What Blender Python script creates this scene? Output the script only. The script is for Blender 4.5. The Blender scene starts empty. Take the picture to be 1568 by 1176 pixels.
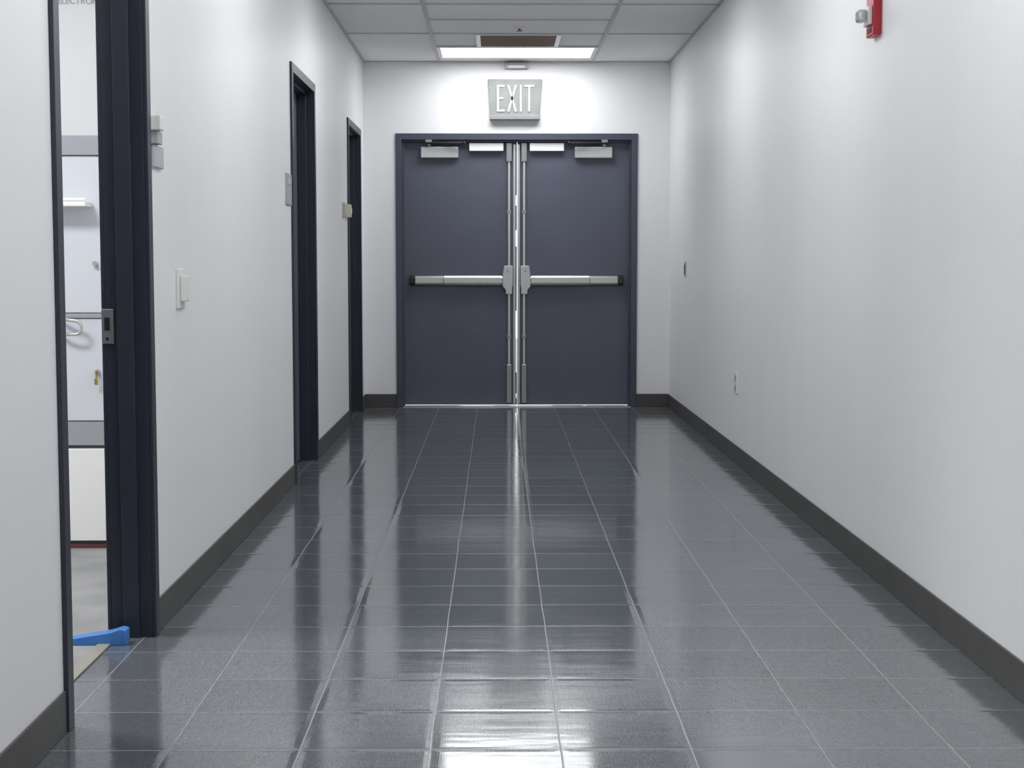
import bpy, bmesh, math
from mathutils import Vector, Matrix
S=bpy.context.scene
S.view_settings.view_transform='Standard'
XL,XR,YB,YR,ZC=-1.062,1.383,12.33,-4.0,2.751

# ---------- materials ----------
def mat(name,col,rough=.5,metal=0,noise=0,nscale=8,bump=0,bscale=20,stretch=(1,1,1),spec=None,coat=0):
    m=bpy.data.materials.new(name); m.use_nodes=True
    nt=m.node_tree; N=nt.nodes; L=nt.links; b=N['Principled BSDF']
    b.inputs['Base Color'].default_value=(*col,1); b.inputs['Roughness'].default_value=rough
    b.inputs['Metallic'].default_value=metal
    if spec is not None: b.inputs['Specular IOR Level'].default_value=spec
    if coat: b.inputs['Coat Weight'].default_value=coat
    tc=N.new('ShaderNodeTexCoord'); mp=N.new('ShaderNodeMapping'); mp.inputs['Scale'].default_value=stretch
    L.new(tc.outputs['Object'],mp.inputs['Vector'])
    if noise:
        n=N.new('ShaderNodeTexNoise'); n.inputs['Scale'].default_value=nscale; n.inputs['Detail'].default_value=4
        L.new(mp.outputs[0],n.inputs['Vector'])
        r=N.new('ShaderNodeValToRGB')
        r.color_ramp.elements[0].position=.3; r.color_ramp.elements[1].position=.7
        r.color_ramp.elements[0].color=(*[c*(1-noise) for c in col],1)
        r.color_ramp.elements[1].color=(*[min(1,c*(1+noise)) for c in col],1)
        L.new(n.outputs['Fac'],r.inputs[0]); L.new(r.outputs[0],b.inputs['Base Color'])
    if bump:
        n=N.new('ShaderNodeTexNoise'); n.inputs['Scale'].default_value=bscale; n.inputs['Detail'].default_value=2
        L.new(mp.outputs[0],n.inputs['Vector'])
        bp=N.new('ShaderNodeBump'); bp.inputs['Strength'].default_value=bump; bp.inputs['Distance'].default_value=.01
        L.new(n.outputs['Fac'],bp.inputs['Height']); L.new(bp.outputs[0],b.inputs['Normal'])
    return m
def emit(name,col,s):
    m=bpy.data.materials.new(name); m.use_nodes=True; nt=m.node_tree
    nt.nodes.remove(nt.nodes['Principled BSDF'])
    e=nt.nodes.new('ShaderNodeEmission'); e.inputs[0].default_value=(*col,1); e.inputs[1].default_value=s
    nt.links.new(e.outputs[0],nt.nodes['Material Output'].inputs[0]); return m

M_wall=mat('wall_paint',(.868,.870,.880),.42,noise=.015,nscale=1.5,bump=.25,bscale=1.2,stretch=(1,1.4,.4),spec=.4)
M_navy=mat('navy_door_paint',(.098,.107,.147),.42,noise=.05,nscale=3,bump=.04,bscale=120)
M_frame=mat('navy_frame_paint',(.025,.030,.045),.38,noise=.05,nscale=4)
M_base=mat('rubber_baseboard',(.072,.070,.066),.45,noise=.12,nscale=6)
M_ceil=mat('ceiling_tile',(.90,.90,.89),.9,noise=.02,nscale=60,bump=.2,bscale=150)
M_grid=mat('ceiling_grid_metal',(.55,.55,.55),.5)
M_white=mat('white_plastic',(.85,.85,.82),.35)
M_whitem=mat('white_enamel',(.85,.86,.87),.3)
M_greyp=mat('grey_plate',(.42,.43,.45),.4)
M_beige=mat('beige_plastic',(.62,.58,.45),.45)
M_alu=mat('brushed_aluminium',(.62,.61,.59),.32,metal=.9,noise=.08,nscale=40,stretch=(1,1,6))
M_alud=mat('satin_steel',(.36,.36,.37),.38,metal=.8)
M_black=mat('black_plastic',(.015,.015,.017),.4)
M_closer=mat('closer_cover_paint',(.55,.56,.57),.38,metal=.3)
M_red=mat('red_plastic',(.50,.02,.035),.35)
M_clear=mat('clear_lens',(.75,.75,.76),.08); 
M_clear.node_tree.nodes['Principled BSDF'].inputs['Transmission Weight'].default_value=.6
M_brown=mat('brown_grille_paint',(.30,.22,.18),.6)
M_sign=mat('exit_sign_body',(.25,.26,.255),.45,noise=.08,nscale=12)
M_letter=mat('exit_sign_letter',(.60,.60,.54),.5)
M_blue=mat('blue_rubber',(.06,.22,.60),.5,noise=.15,nscale=20)
M_conc=mat('concrete',(.30,.30,.30),.8,noise=.15,nscale=5,bump=.1)
M_cab=mat('cabinet_laminate',(.62,.64,.68),.4)
M_cabg=mat('cabinet_grey_trim',(.33,.34,.36),.5)
M_brass=mat('brass',(.55,.38,.12),.3,metal=1)
M_maroon=mat('maroon_strip',(.12,.03,.03),.5)
M_light=emit('troffer_diffuser_light',(.975,.985,1),11.5)
M_light2=emit('room_diffuser_light',(.985,.99,1),34)
M_slot=mat('dark_slot',(.05,.05,.05),.5)

# floor tile material (world-metric coordinates: object origin at world 0)
def floor_mat():
    m=bpy.data.materials.new('glazed_floor_tile'); m.use_nodes=True
    nt=m.node_tree; N=nt.nodes; L=nt.links; b=N['Principled BSDF']
    b.inputs['IOR'].default_value=1.75
    def math_(op,a,b_=None,c=None):
        n=N.new('ShaderNodeMath'); n.operation=op
        for i,x in enumerate((a,b_,c)):
            if x is None: continue
            if isinstance(x,(int,float)): n.inputs[i].default_value=x
            else: L.new(x,n.inputs[i])
        return n.outputs[0]
    tc=N.new('ShaderNodeTexCoord'); sp=N.new('ShaderNodeSeparateXYZ'); L.new(tc.outputs['Object'],sp.inputs[0])
    T=.309
    nz=N.new('ShaderNodeTexNoise'); nz.inputs['Scale'].default_value=2.5; L.new(tc.outputs['Object'],nz.inputs['Vector'])
    wob=math_('MULTIPLY',math_('SUBTRACT',nz.outputs['Fac'],.5),.008)
    tx=math_('DIVIDE',math_('ADD',math_('ADD',sp.outputs[0],.158+T*20),wob),T)
    ty=math_('DIVIDE',math_('ADD',math_('ADD',sp.outputs[1],-4.175+T*60),wob),T)
    fx=math_('FRACT',tx); fy=math_('FRACT',ty)
    ex=math_('MINIMUM',fx,math_('SUBTRACT',1,fx)); ey=math_('MINIMUM',fy,math_('SUBTRACT',1,fy))
    e=math_('MINIMUM',ex,ey)
    def smooth(v,a,c):
        r=N.new('ShaderNodeMapRange'); r.interpolation_type='SMOOTHSTEP'
        r.inputs[1].default_value=a; r.inputs[2].default_value=c; L.new(v,r.inputs[0]); return r.outputs[0]
    tile=smooth(e,.003,.009)
    pillow=smooth(e,.0,.07)
    cell=N.new('ShaderNodeCombineXYZ'); L.new(math_('FLOOR',tx),cell.inputs[0]); L.new(math_('FLOOR',ty),cell.inputs[1])
    wn=N.new('ShaderNodeTexWhiteNoise'); L.new(cell.outputs[0],wn.inputs['Vector'])
    wsep=N.new('ShaderNodeSeparateColor'); L.new(wn.outputs['Color'],wsep.inputs[0])
    # fine diagonal raised-dot texture under the glaze
    k=2*math.pi/.012
    dg1=math_('SINE',math_('MULTIPLY',math_('ADD',sp.outputs[0],math_('MULTIPLY',sp.outputs[1],.5)),k))
    dg2=math_('SINE',math_('MULTIPLY',math_('SUBTRACT',sp.outputs[0],math_('MULTIPLY',sp.outputs[1],.5)),k))
    dots=smooth(math_('MULTIPLY',dg1,dg2),-.2,.7)
    val=math_('ADD',math_('MULTIPLY',wsep.outputs[0],.02),.080)
    val=math_('ADD',val,math_('MULTIPLY',dots,.065))
    cc=N.new('ShaderNodeCombineColor'); L.new(math_('MULTIPLY',val,1.0),cc.inputs[0]); L.new(math_('MULTIPLY',val,1.10),cc.inputs[1]); L.new(math_('MULTIPLY',val,1.20),cc.inputs[2])
    mx=N.new('ShaderNodeMix'); mx.data_type='RGBA'; mx.inputs[6].default_value=(.25,.26,.26,1)
    L.new(tile,mx.inputs[0]); L.new(cc.outputs[0],mx.inputs[7]); L.new(mx.outputs[2],b.inputs['Base Color'])
    n2=N.new('ShaderNodeTexNoise'); n2.inputs['Scale'].default_value=4; n2.inputs['Detail'].default_value=5
    L.new(tc.outputs['Object'],n2.inputs['Vector'])
    ro=math_('ADD',math_('MULTIPLY',n2.outputs['Fac'],.11),.045)
    ro=math_('ADD',ro,math_('MULTIPLY',math_('SUBTRACT',1,tile),.2))
    L.new(ro,b.inputs['Roughness'])
    # bump: wax ripples, slight per-tile tilt, pillowed edges
    mp=N.new('ShaderNodeMapping'); mp.inputs['Scale'].default_value=(3,11,1); L.new(tc.outputs['Object'],mp.inputs[0])
    n3=N.new('ShaderNodeTexNoise'); n3.inputs['Scale'].default_value=1; n3.inputs['Detail'].default_value=2; L.new(mp.outputs[0],n3.inputs['Vector'])
    tilt=math_('MULTIPLY',math_('SUBTRACT',wsep.outputs[1],.5),math_('MULTIPLY',fx,.0022))
    tilt2=math_('MULTIPLY',math_('SUBTRACT',wsep.outputs[2],.5),math_('MULTIPLY',fy,.0012))
    h=math_('ADD',math_('MULTIPLY',n3.outputs['Fac'],.0013),math_('MULTIPLY',pillow,.0006))
    h=math_('ADD',h,math_('MULTIPLY',dots,.000010)); h=math_('ADD',h,tilt); h=math_('ADD',h,tilt2); h=math_('ADD',h,math_('MULTIPLY',tile,.0004))
    bp=N.new('ShaderNodeBump'); bp.inputs['Strength'].default_value=.55; bp.inputs['Distance'].default_value=1
    L.new(h,bp.inputs['Height']); L.new(bp.outputs[0],b.inputs['Normal'])
    return m
M_floor=floor_mat()

# ---------- mesh helpers ----------
def boxes(name,bx,m,bevel=0,parent=None,smooth=False):
    """bx: list of (x0,x1,y0,y1,z0,z1)"""
    me=bpy.data.meshes.new(name); bm=bmesh.new()
    for (x0,x1,y0,y1,z0,z1) in bx:
        x0,x1=sorted((x0,x1)); y0,y1=sorted((y0,y1)); z0,z1=sorted((z0,z1))
        v=[bm.verts.new(p) for p in ((x0,y0,z0),(x1,y0,z0),(x1,y1,z0),(x0,y1,z0),(x0,y0,z1),(x1,y0,z1),(x1,y1,z1),(x0,y1,z1))]
        for f in ((3,2,1,0),(4,5,6,7),(0,1,5,4),(1,2,6,5),(2,3,7,6),(3,0,4,7)): bm.faces.new([v[i] for i in f])
    bm.to_mesh(me); bm.free()
    o=bpy.data.objects.new(name,me); S.collection.objects.link(o); me.materials.append(m)
    if bevel:
        b=o.modifiers.new('bevel','BEVEL'); b.width=bevel; b.segments=3; b.limit_method='ANGLE'
    if parent: o.parent=parent
    return o
def prism(name,pts,axis,a,b,m,bevel=0,parent=None):
    """extrude closed 2D polygon; axis 'x','y','z' extrusion from a to b. pts order: remaining axes"""
    me=bpy.data.meshes.new(name); bm=bmesh.new()
    def P(p,t):
        return {'x':(t,p[0],p[1]),'y':(p[0],t,p[1]),'z':(p[0],p[1],t)}[axis]
    A=[bm.verts.new(P(p,a)) for p in pts]; B=[bm.verts.new(P(p,b)) for p in pts]
    bm.faces.new(A); bm.faces.new(B[::-1]); n=len(pts)
    for i in range(n): bm.faces.new((A[i],B[i],B[(i+1)%n],A[(i+1)%n]))
    bmesh.ops.recalc_face_normals(bm,faces=bm.faces[:]); bm.to_mesh(me); bm.free()
    o=bpy.data.objects.new(name,me); S.collection.objects.link(o); me.materials.append(m)
    if bevel:
        q=o.modifiers.new('bevel','BEVEL'); q.width=bevel; q.segments=3; q.limit_method='ANGLE'
    if parent: o.parent=parent
    return o
def cyl(name,p0,p1,r,m,parent=None,r2=None,seg=24):
    p0=Vector(p0);p1=Vector(p1);d=p1-p0
    me=bpy.data.meshes.new(name); bm=bmesh.new()
    bmesh.ops.create_cone(bm,cap_ends=True,segments=seg,radius1=r,radius2=r if r2 is None else r2,depth=d.length)
    bm.transform(Matrix.Translation((p0+p1)/2)@d.to_track_quat('Z','Y').to_matrix().to_4x4())
    for f in bm.faces: f.smooth=len(f.verts)==4
    bm.to_mesh(me); bm.free()
    o=bpy.data.objects.new(name,me); S.collection.objects.link(o); me.materials.append(m)
    if parent: o.parent=parent
    return o
def empty(name,loc=(0,0,0)):
    e=bpy.data.objects.new(name,None); S.collection.objects.link(e); e.empty_display_size=.1; return e
def tube(name,pts,r,m,parent=None):
    c=bpy.data.curves.new(name,'CURVE'); c.dimensions='3D'; c.bevel_depth=r; c.bevel_resolution=4; c.use_fill_caps=True
    s=c.splines.new('BEZIER'); s.bezier_points.add(len(pts)-1)
    for p,q in zip(s.bezier_points,pts): p.co=q; p.handle_left_type=p.handle_right_type='AUTO'
    c.materials.append(m); o=bpy.data.objects.new(name,c); S.collection.objects.link(o)
    if parent: o.parent=parent
    return o

# ---------- shell ----------
DH=2.134
WT=.126
side=[(3.75,4.67),(8.03,8.95),(11.03,11.95)]
segs=[];y=YR
for a,b in side:
    segs.append((y,a-.02)); y=b+.02
segs.append((y,YB))
boxes('wall_left',[(XL-WT,XL,a,b,0,ZC) for a,b in segs]+[(XL-WT,XL,a-.02,b+.02,DH+.02,ZC) for a,b in side],M_wall)
boxes('wall_right',[(XR,XR+.15,YR,YB+.17,0,ZC)],M_wall)
D0,D1=-.757,1.073
boxes('wall_back',[(XL-WT,D0-.02,YB,YB+.17,0,ZC),(D1+.02,XR,YB,YB+.17,0,ZC),(D0-.02,D1+.02,YB,YB+.17,DH+.02,ZC)],M_wall)
boxes('wall_rear',[(XL-WT,XR+.15,YR-.15,YR,0,ZC)],M_wall)
boxes('floor',[(-1.19,XR+.15,YR-.15,YB+.17,-.1,0)],M_floor)
boxes('floor_side_room',[(-4.3,-1.19,2.5,8.0,-.1,0)],M_conc)
boxes('ceiling',[(-4.3,XR+.15,YR-.15,YB+.17,ZC,ZC+.1)],M_ceil)
# side room
boxes('wall_side_room',[(-4.3,-4.2,2.5,7.0,0,ZC),(-4.2,XL-WT,2.5,2.6,0,ZC),(-4.2,XL-WT,6.62,6.72,0,ZC)],M_wall)
# ground outside
boxes('ground',[(-6,6,YB+.17,24,-.1,-.005)],M_conc)

# baseboards
bh=.105; bt=.007
def basepro(name,bl): return boxes(name,bl,M_base,bevel=.003)
by=[(YR,side[0][0]-.05),(side[0][1]+.05,side[1][0]-.05),(side[1][1]+.05,side[2][0]-.05),(side[2][1]+.05,YB)]
basepro('baseboard_left',[(XL,XL+bt,a,b,0,bh) for a,b in by])
basepro('baseboard_right',[(XR-bt,XR,YR,YB,0,bh)])
basepro('baseboard_back',[(XL+bt,D0-.05,YB-bt,YB,0,bh),(D1+.05,XR-bt,YB-bt,YB,0,bh)])

# ceiling grid
g=.012; gz0=ZC-.006
gx=[-.456,.760]
gb=[(x-g,x+g,YR,YB,gz0,ZC) for x in gx]
ys=[12.07-.61*k for k in range(0,27)]
for k,yy in enumerate(ys):
    gb.append((gx[0]+g,gx[1]-g,yy-g,yy+g,gz0,ZC))
    if (k%2)==0 and k>0: gb+= [(XL,gx[0]-g,yy-g,yy+g,gz0,ZC),(gx[1]+g,XR,yy-g,yy+g,gz0,ZC)]
gb+=[(XL,XL+.02,YR,YB,gz0,ZC),(XR-.02,XR,YR,YB,gz0,ZC),(XL+.02,XR-.02,YB-.02,YB,gz0,ZC)]
boxes('trim_ceiling_grid',gb,M_grid)
# troffers
def troffer(x0,x1,y0,y1,m=M_light):
    e=empty('ceiling_light')
    w=.028;z1=ZC;z0=ZC-.012
    boxes('light_frame',[(x0,x1,y0,y0+w,z0,z1),(x0,x1,y1-w,y1,z0,z1),(x0,x0+w,y0+w,y1-w,z0,z1),(x1-w,x1,y0+w,y1-w,z0,z1)],M_white,parent=e)
    boxes('diffuser_panel',[(x0+w,x1-w,y0+w,y1-w,ZC-.007,ZC-.001)],m,parent=e)
for yy in (11.46,8.41,5.97,3.53,1.09,-1.35): troffer(gx[0]+g,gx[1]-g,yy+g,yy+.61-g)  # nearer ones out of view; some follow wall highlights, more added for even light
troffer(-3.0,-1.8,4.2,4.8,M_light2)
# return grille
gr=empty('air_return_grille')
a0,a1,b0,b1=-.145,.450,10.862,11.438
boxes('grille_frame',[(a0,a0+.03,b0,b1,ZC-.012,ZC),(a1-.03,a1,b0,b1,ZC-.012,ZC),(a0+.03,a1-.03,b0,b0+.02,ZC-.012,ZC),(a0+.03,a1-.03,b1-.02,b1,ZC-.012,ZC)],M_white,parent=gr)
boxes('grille_back',[(a0+.03,a1-.03,b0+.02,b1-.02,ZC-.003,ZC-.001)],M_brown,parent=gr)
boxes('grille_louvers',[(a0+.03,a1-.03,b0+.03+.022*i,b0+.036+.022*i,ZC-.014,ZC-.003) for i in range(24)],M_brown,parent=gr)
# sprinkler
sp=empty('fire_sprinkler')
cyl('escutcheon',(.155,10.58,ZC),(.155,10.58,ZC-.010),.045,M_white,sp,r2=.036)
cyl('stem',(.155,10.58,ZC-.010),(.155,10.58,ZC-.022),.008,M_red,sp)
cyl('deflector',(.155,10.58,ZC-.022),(.155,10.58,ZC-.026),.020,M_brown,sp)

# ---------- door frames ----------
def frame(mapf,o0,o1,h,stop0,stop1,depth=.138,m=M_frame,name='frame',parent=None,st=.016):
    t=.012
    L=[]
    def add(s0,s1,d0,d1,z0,z1): L.append(mapf(s0,s1,d0,d1,z0,z1))
    for d0,d1 in ((-t,0),(depth-t,depth)):
        add(o0-.05,o0,d0,d1,0,h+.05); add(o1,o1+.05,d0,d1,0,h+.05); add(o0,o1,d0,d1,h,h+.05)
    add(o0-.02,o0,0,depth-t,0,h+.02); add(o1,o1+.02,0,depth-t,0,h+.02); add(o0,o1,0,depth-t,h,h+.02)
    add(o0,o0+st,stop0,stop1,0,h-st); add(o1-st,o1,stop0,stop1,0,h-st); add(o0,o1,stop0,stop1,h-st,h)
    return boxes(name,L,m,bevel=.0025,parent=parent)
mL=lambda s0,s1,d0,d1,z0,z1:(XL-d0,XL-d1,s0,s1,z0,z1)
mB=lambda s0,s1,d0,d1,z0,z1:(s0,s1,YB+d0,YB+d1,z0,z1)

def lever(parent,x,y,z,sx,sy):
    cyl('rose',(x,y,z),(x+.012*sx,y,z),.03,M_alud,parent)
    tube('lever_handle',[(x+.01*sx,y,z),(x+.05*sx,y,z),(x+.058*sx,y+.02*sy,z),(x+.055*sx,y+.11*sy,z)],.009,M_alud,parent)

# near open door
d=empty('door_1')
frame(mL,*side[0],DH,.038,.088,parent=d)
boxes('leaf',[(XL-.14-.90,XL-.14,3.752,3.797,.008,DH-.005)],M_navy,bevel=.002,parent=d)
boxes('hinges',[(XL-.142,XL-.126,3.7505,3.7515,z,z+.11) for z in (.2,1.0,1.85)],M_alud,parent=d)
boxes('strike_plate',[(XL-.10,XL-.137,4.665,4.6702,.905,1.01),],M_alud,bevel=.001,parent=d)
boxes('strike_holes',[(XL-.112,XL-.128,4.6635,4.666,.945,.985),(XL-.116,XL-.124,4.6635,4.666,.915,.925)],M_black,parent=d)
boxes('jamb_gasket',[(XL-.0885,XL-.093,4.655,4.6695,0,2.1)],M_black,parent=d)
th=boxes('trim_threshold',[(-1.205,-1.165,3.75,4.67,0,.006)],mat('threshold_beige',(.30,.28,.24),.5),bevel=.002)
for i,n in ((1,'door_2'),(2,'door_3')):
    d=empty(n); o=side[i]
    frame(mL,*o,DH,.038,.088,parent=d)
    boxes('leaf',[(XL-.09,XL-.134,o[0]+.003,o[1]-.003,.008,DH-.004)],M_navy,bevel=.002,parent=d)
    lever(d,XL-.09,o[0]+.07,1.0,1,1)
    boxes('hinges',[(XL-.137,XL-.130,o[1]-.004,o[1]-.002,z,z+.11) for z in (.2,1.0,1.85)],M_alud,parent=d)

# double exit doors
d=empty('door_4'); CX=.158
M_frame2=mat('navy_exit_frame_paint',(.064,.072,.105),.38,noise=.05,nscale=4)
frame(mB,D0,D1,DH,.03,.07,depth=.16,parent=d,m=M_frame2)
LF=YB+.072
gap=.007
boxes('leaf_left',[(D0+.003,CX-gap,LF,LF+.045,.011,DH-.004)],M_navy,bevel=.002,parent=d)
boxes('leaf_right',[(CX+gap,D1-.003,LF,LF+.045,.011,DH-.004)],M_navy,bevel=.002,parent=d)
boxes('edge_astragals',[(CX-.026,CX-.0065,LF-.004,LF,.02,DH-.03),(CX+.0065,CX+.026,LF-.004,LF,.02,DH-.03)],M_alu,bevel=.001,parent=d)
boxes('gap_light_blocker',[(CX-.010,CX+.002,LF+.046,LF+.052,a,b) for a,b in ((.011,.06),(.10,.27),(.77,1.29),(1.42,1.62),(1.70,DH-.01))],M_black,parent=d)  # black strips added behind the gap, broken to shape the light coming through
boxes('bottom_sweep',[(D0+.02,-.30,LF+.046,LF+.05,.007,.04),(-.02,.10,LF+.046,LF+.05,.008,.04),(.45,.70,LF+.046,LF+.05,.007,.04),(.73,1.05,LF+.046,LF+.05,.0075,.04)],M_black,parent=d)
boxes('trim_door_threshold',[(D0,D1,YB-.03,YB+.16,0,.004)],M_alu,bevel=.001)

# panic bars
def panic(sg):
    e=empty('panic_bar')
    X=lambda o:CX+sg*o
    F=LF
    z=1.018
    def prof(y0,hh,dp):
        return [(y0,z-hh),(y0-dp*.7,z-hh),(y0-dp,z-hh*.6),(y0-dp,z+hh*.6),(y0-dp*.7,z+hh),(y0,z+hh)]
    prism('channel',prof(F,.030,.030),'x',X(.10),X(.835),M_alu,.002,e)
    prism('push_pad',prof(F-.028,.037,.034),'x',X(.118),X(.585),M_alu,.003,e)
    prism('rail_cover',prof(F-.028,.034,.022),'x',X(.588),X(.815),M_alu,.003,e)
    prism('end_cap',prof(F,.040,.060),'x',X(.815),X(.857),M_black,.006,e)
    hw=[(.030,.118),(.100,.118),(.112,.05),(.112,-.05),(.090,-.075),(.086,-.112),(.036,-.112),(.036,-.06),(.030,-.04)]
    prism('latch_head',[(X(a),z+b) for a,b in hw],'y',F-.062,F,M_closer,.006,e)
    cyl('dogging_screw',(X(.07),F-.066,z+.075),(X(.07),F-.06,z+.075),.008,M_alud,e)
    rx=X(.060)
    boxes('vertical_rod',[(rx-.010,rx+.010,F-.030,F-.010,.07,DH-.05)],M_alu,.003,e)
    boxes('rod_guides',[(rx-.016,rx+.016,F-.034,F,zz,zz+.03) for zz in (.55,1.55)],M_alud,.002,e)
    boxes('top_latch',[(rx-.022,rx+.022,F-.045,F,DH-.17,DH-.02)],M_alud,.004,e)
    boxes('bottom_latch',[(rx-.020,rx+.020,F-.04,F,.03,.34)],M_alud,.004,e)
panic(-1); panic(1)
# closers
def closer(sg):
    e=empty('door_closer'); X=lambda o:CX+sg*o; F=LF
    boxes('cover',[(X(.465),X(.765),F-.055,F,1.992,2.082)],M_closer,.008,e)
    cyl('spindle',(X(.70),F-.03,2.08),(X(.70),F-.03,2.112),.016,M_alud,e)
    tube('main_arm',[(X(.70),F-.03,2.108),(X(.55),F-.075,2.112),(X(.42),F-.11,2.112)],.009,M_black,e)
    tube('forearm',[(X(.42),F-.11,2.104),(X(.55),F-.10,2.106),(X(.69),F-.088,2.11)],.007,M_black,e)
    cyl('elbow',(X(.42),F-.11,2.096),(X(.42),F-.11,2.12),.014,M_black,e)
    boxes('shoe',[(X(.675),X(.725),YB-.022,YB+.0,2.112,2.134)],M_alud,.003,e)
closer(-1); closer(1)
def maglock(sg):
    e=empty('magnetic_lock'); X=lambda o:CX+sg*o; F=LF
    boxes('magnet_housing',[(X(.105),X(.378),F-.05,F-.008,2.048,2.112)],M_whitem,.003,e)
    boxes('armature_plate',[(X(.13),X(.35),F-.008,F,2.052,2.105)],M_alud,.002,e)
maglock(-1); maglock(1)

# exit sign
e=empty('exit_sign')
sx0,sx1,sz0,sz1=-.070,.360,2.30,2.605
prism('housing',[(sx0+.015,sz0),(sx1-.022,sz0),(sx1,sz1),(sx0,sz1)],'y',YB-.055,YB,M_sign,.006,e)
prism('border',[(sx0+.012,sz0-.012),(sx1-.018,sz0-.012),(sx1-.014,sz0+.022),(sx0+.014,sz0+.022)],'y',YB-.075,YB,M_sign,.004,e)
Y0=YB-.062;Y1=YB-.054;lz0,lz1=2.350,2.560;s=.017
def lb(n,L): boxes(n,[(x0,x1,Y0,Y1,z0,z1) for x0,x1,z0,z1 in L],M_letter,.001,e)
x=.0; w=.062
lb('letter_e',[(x,x+s,lz0,lz1),(x+s,x+w,lz1-s,lz1),(x+s,x+w-.01,(lz0+lz1-s)/2,(lz0+lz1+s)/2),(x+s,x+w,lz0,lz0+s)])
x=.082; w=.078
for i,(pa,pb) in enumerate(((x,x+w-s),(x+w-s,x))):
    prism('letter_x_%d'%i,[(pa,lz0),(pa+s,lz0),(pb+s,lz1),(pb,lz1)],'y',Y0,Y1+.001*i,M_letter,0,e)
x=.181; lb('letter_i',[(x,x+s,lz0,lz1)])
x=.217; w=.078; lb('letter_t',[(x,x+w,lz1-s,lz1),(x+w/2-s/2,x+w/2+s/2,lz0,lz1-s)])
# motion sensor above
e=empty('motion_sensor')
boxes('body',[(.062,.250,YB-.05,YB,2.688,2.738)],M_greyp,.006,e)
boxes('lens',[(.09,.222,YB-.056,YB-.048,2.694,2.712)],M_white,.003,e)

# ---------- left wall items ----------
e=empty('light_switch')
boxes('plate',[(XL,XL+.008,5.10,5.215,1.0,1.13)],M_white,.002,e)
boxes('rocker_box',[(XL+.008,XL+.026,5.125,5.195,1.022,1.108)],M_white,.004,e)
e=empty('card_reader')
boxes('reader',[(XL,XL+.035,4.745,4.80,1.555,1.60)],M_white,.004,e)
boxes('plate_upper',[(XL,XL+.022,4.76,4.83,1.515,1.555)],M_greyp,.003,e)
boxes('plate_lower',[(XL,XL+.010,4.77,4.90,1.445,1.513)],M_closer,.002,e)
e=empty('room_sign')
boxes('panel',[(XL,XL+.008,7.77,7.955,1.447,1.605)],M_greyp,.002,e)
boxes('label_strip',[(XL+.008,XL+.010,7.79,7.935,1.55,1.585)],M_closer,.0005,e)
e=empty('thermostat')
boxes('plate',[(XL,XL+.012,10.62,10.72,1.47,1.57)],M_greyp,.002,e)
boxes('body',[(XL,XL+.038,10.80,10.90,1.475,1.565)],M_beige,.005,e)
boxes('dial',[(XL+.038,XL+.043,10.825,10.875,1.50,1.54)],M_white,.002,e)

# ---------- right wall ----------
e=empty('fire_alarm_strobe')
boxes('base',[(XR-.030,XR,5.585,5.695,1.97,2.115)],M_red,.005,e)
boxes('lens_housing',[(XR-.045,XR-.03,5.60,5.68,2.008,2.076)],M_white,.003,e)
boxes('strobe_lens',[(XR-.078,XR-.045,5.612,5.668,2.02,2.064)],M_clear,.010,e)
cyl('flash_tube',(XR-.06,5.625,2.042),(XR-.06,5.655,2.042),.005,M_alu,e)
boxes('horn_slots',[(XR-.0315,XR-.03,5.61+.018*i,5.618+.018*i,1.98,2.0) for i in range(4)],M_slot,0,e)
e=empty('wall_switch')
boxes('plate',[(XR-.006,XR,11.23,11.31,1.055,1.165)],M_greyp,.002,e)
boxes('key_switch',[(XR-.010,XR-.006,11.25,11.285,1.075,1.145)],M_black,.001,e)
e=empty('power_outlet')
boxes('plate',[(XR-.008,XR,8.77,8.85,.405,.525)],M_white,.002,e)
boxes('receptacles',[(XR-.012,XR-.008,8.79,8.83,z,z+.035) for z in (.42,.475)],M_closer,.002,e)
boxes('slots',[(XR-.0125,XR-.0118,8.80,8.803,z,z+.012) for z in (.432,.487)]+[(XR-.0125,XR-.0118,8.815,8.818,z,z+.012) for z in (.432,.487)],M_slot,0,e)

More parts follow.
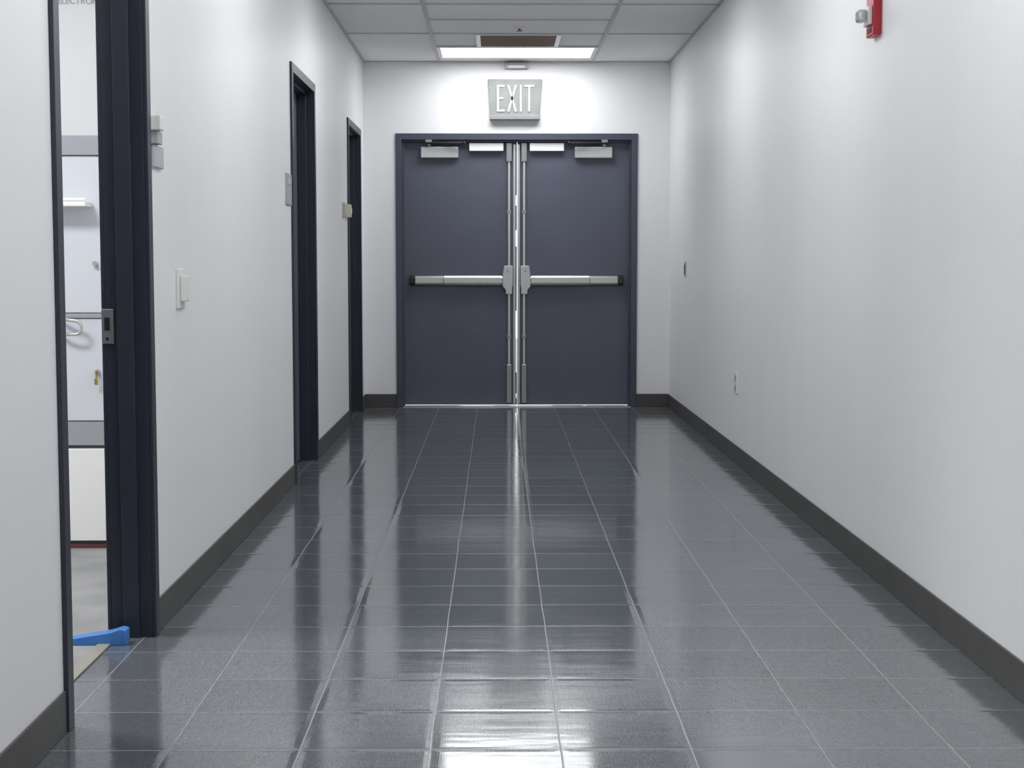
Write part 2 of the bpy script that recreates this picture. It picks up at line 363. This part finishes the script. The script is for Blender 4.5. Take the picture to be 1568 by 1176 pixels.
# ---------- doorway items ----------
e=prism('door_wedge',[(-1.315,0),(-1.118,0),(-1.118,.046),(-1.135,.050),(-1.165,.040),(-1.315,.016)],'y',4.56,4.61,M_blue,.003)
cb=empty('storage_cabinet')
F=6.16
boxes('lower_drawers',[(-2.3,-1.3,F,6.6,.03,.405)],M_white,.003,cb)
boxes('toe_strip',[(-2.3,-1.3,F-.002,6.6,0,.015)],M_maroon,.001,cb)
boxes('toe_gap',[(-2.3,-1.3,F+.01,6.6,.015,.03)],M_slot,.0,cb)
boxes('dark_reveal',[(-2.3,-1.3,F+.01,6.6,.405,.418)],M_slot,0,cb)
boxes('grey_band',[(-2.3,-1.3,F+.004,6.6,.418,.515)],M_cabg,.002,cb)
boxes('mid_doors',[(-1.53,-1.3,F,6.6,.518,.93),(-2.3,-1.533,F,6.6,.518,.93)],M_cab,.003,cb)
boxes('mid_rail',[(-2.3,-1.3,F-.006,6.6,.932,.95)],M_cabg,.001,cb)
boxes('upper_doors',[(-2.3,-1.3,F,6.6,.952,1.575)],M_cab,.003,cb)
boxes('cornice',[(-2.3,-1.3,F-.01,6.6,1.577,1.655)],M_cabg,.003,cb)
boxes('tray_shelf',[(-1.78,-1.61,F-.10,F,1.372,1.392),(-1.78,-1.61,F-.10,F-.09,1.392,1.405)],M_white,.004,cb)
tube('pull_handle',[(-1.76,F,.925),(-1.70,F-.045,.925),(-1.655,F-.05,.912),(-1.655,F-.05,.878),(-1.70,F-.045,.868),(-1.76,F,.868)],.007,M_alu,cb)
cyl('knob',(-1.602,F-.02,1.148),(-1.602,F,1.148),.010,M_alu,cb)
cyl('key_lock',(-1.602,F-.014,.715),(-1.602,F,.715),.010,M_alu,cb)
boxes('key',[(-1.604,-1.600,F-.03,F-.014,.69,.72),(-1.609,-1.595,F-.03,F-.026,.665,.69)],M_brass,.001,cb)
# lettering on room wall
tcu=bpy.data.curves.new('room_lettering','FONT'); tcu.body='ELECTRONICS'; tcu.size=.035; tcu.extrude=.002
tcu.materials.append(M_greyp)
to=bpy.data.objects.new('room_lettering',tcu); S.collection.objects.link(to); to.location=(-1.86,6.618,2.245); to.rotation_euler=(math.pi/2,0,0)

# ---------- world, camera ----------
w=bpy.data.worlds.new('sky'); S.world=w; w.use_nodes=True
w.node_tree.nodes['Background'].inputs[0].default_value=(.92,.95,1,1); w.node_tree.nodes['Background'].inputs[1].default_value=2
c=bpy.data.cameras.new('camera'); co=bpy.data.objects.new('camera',c); S.collection.objects.link(co); S.camera=co
c.sensor_width=36; c.lens=2350/1568*36; c.clip_start=.05; c.clip_end=100
co.location=(0,0,1.145)
co.rotation_euler=(math.pi/2-math.atan(183/2350),0,-.0098)
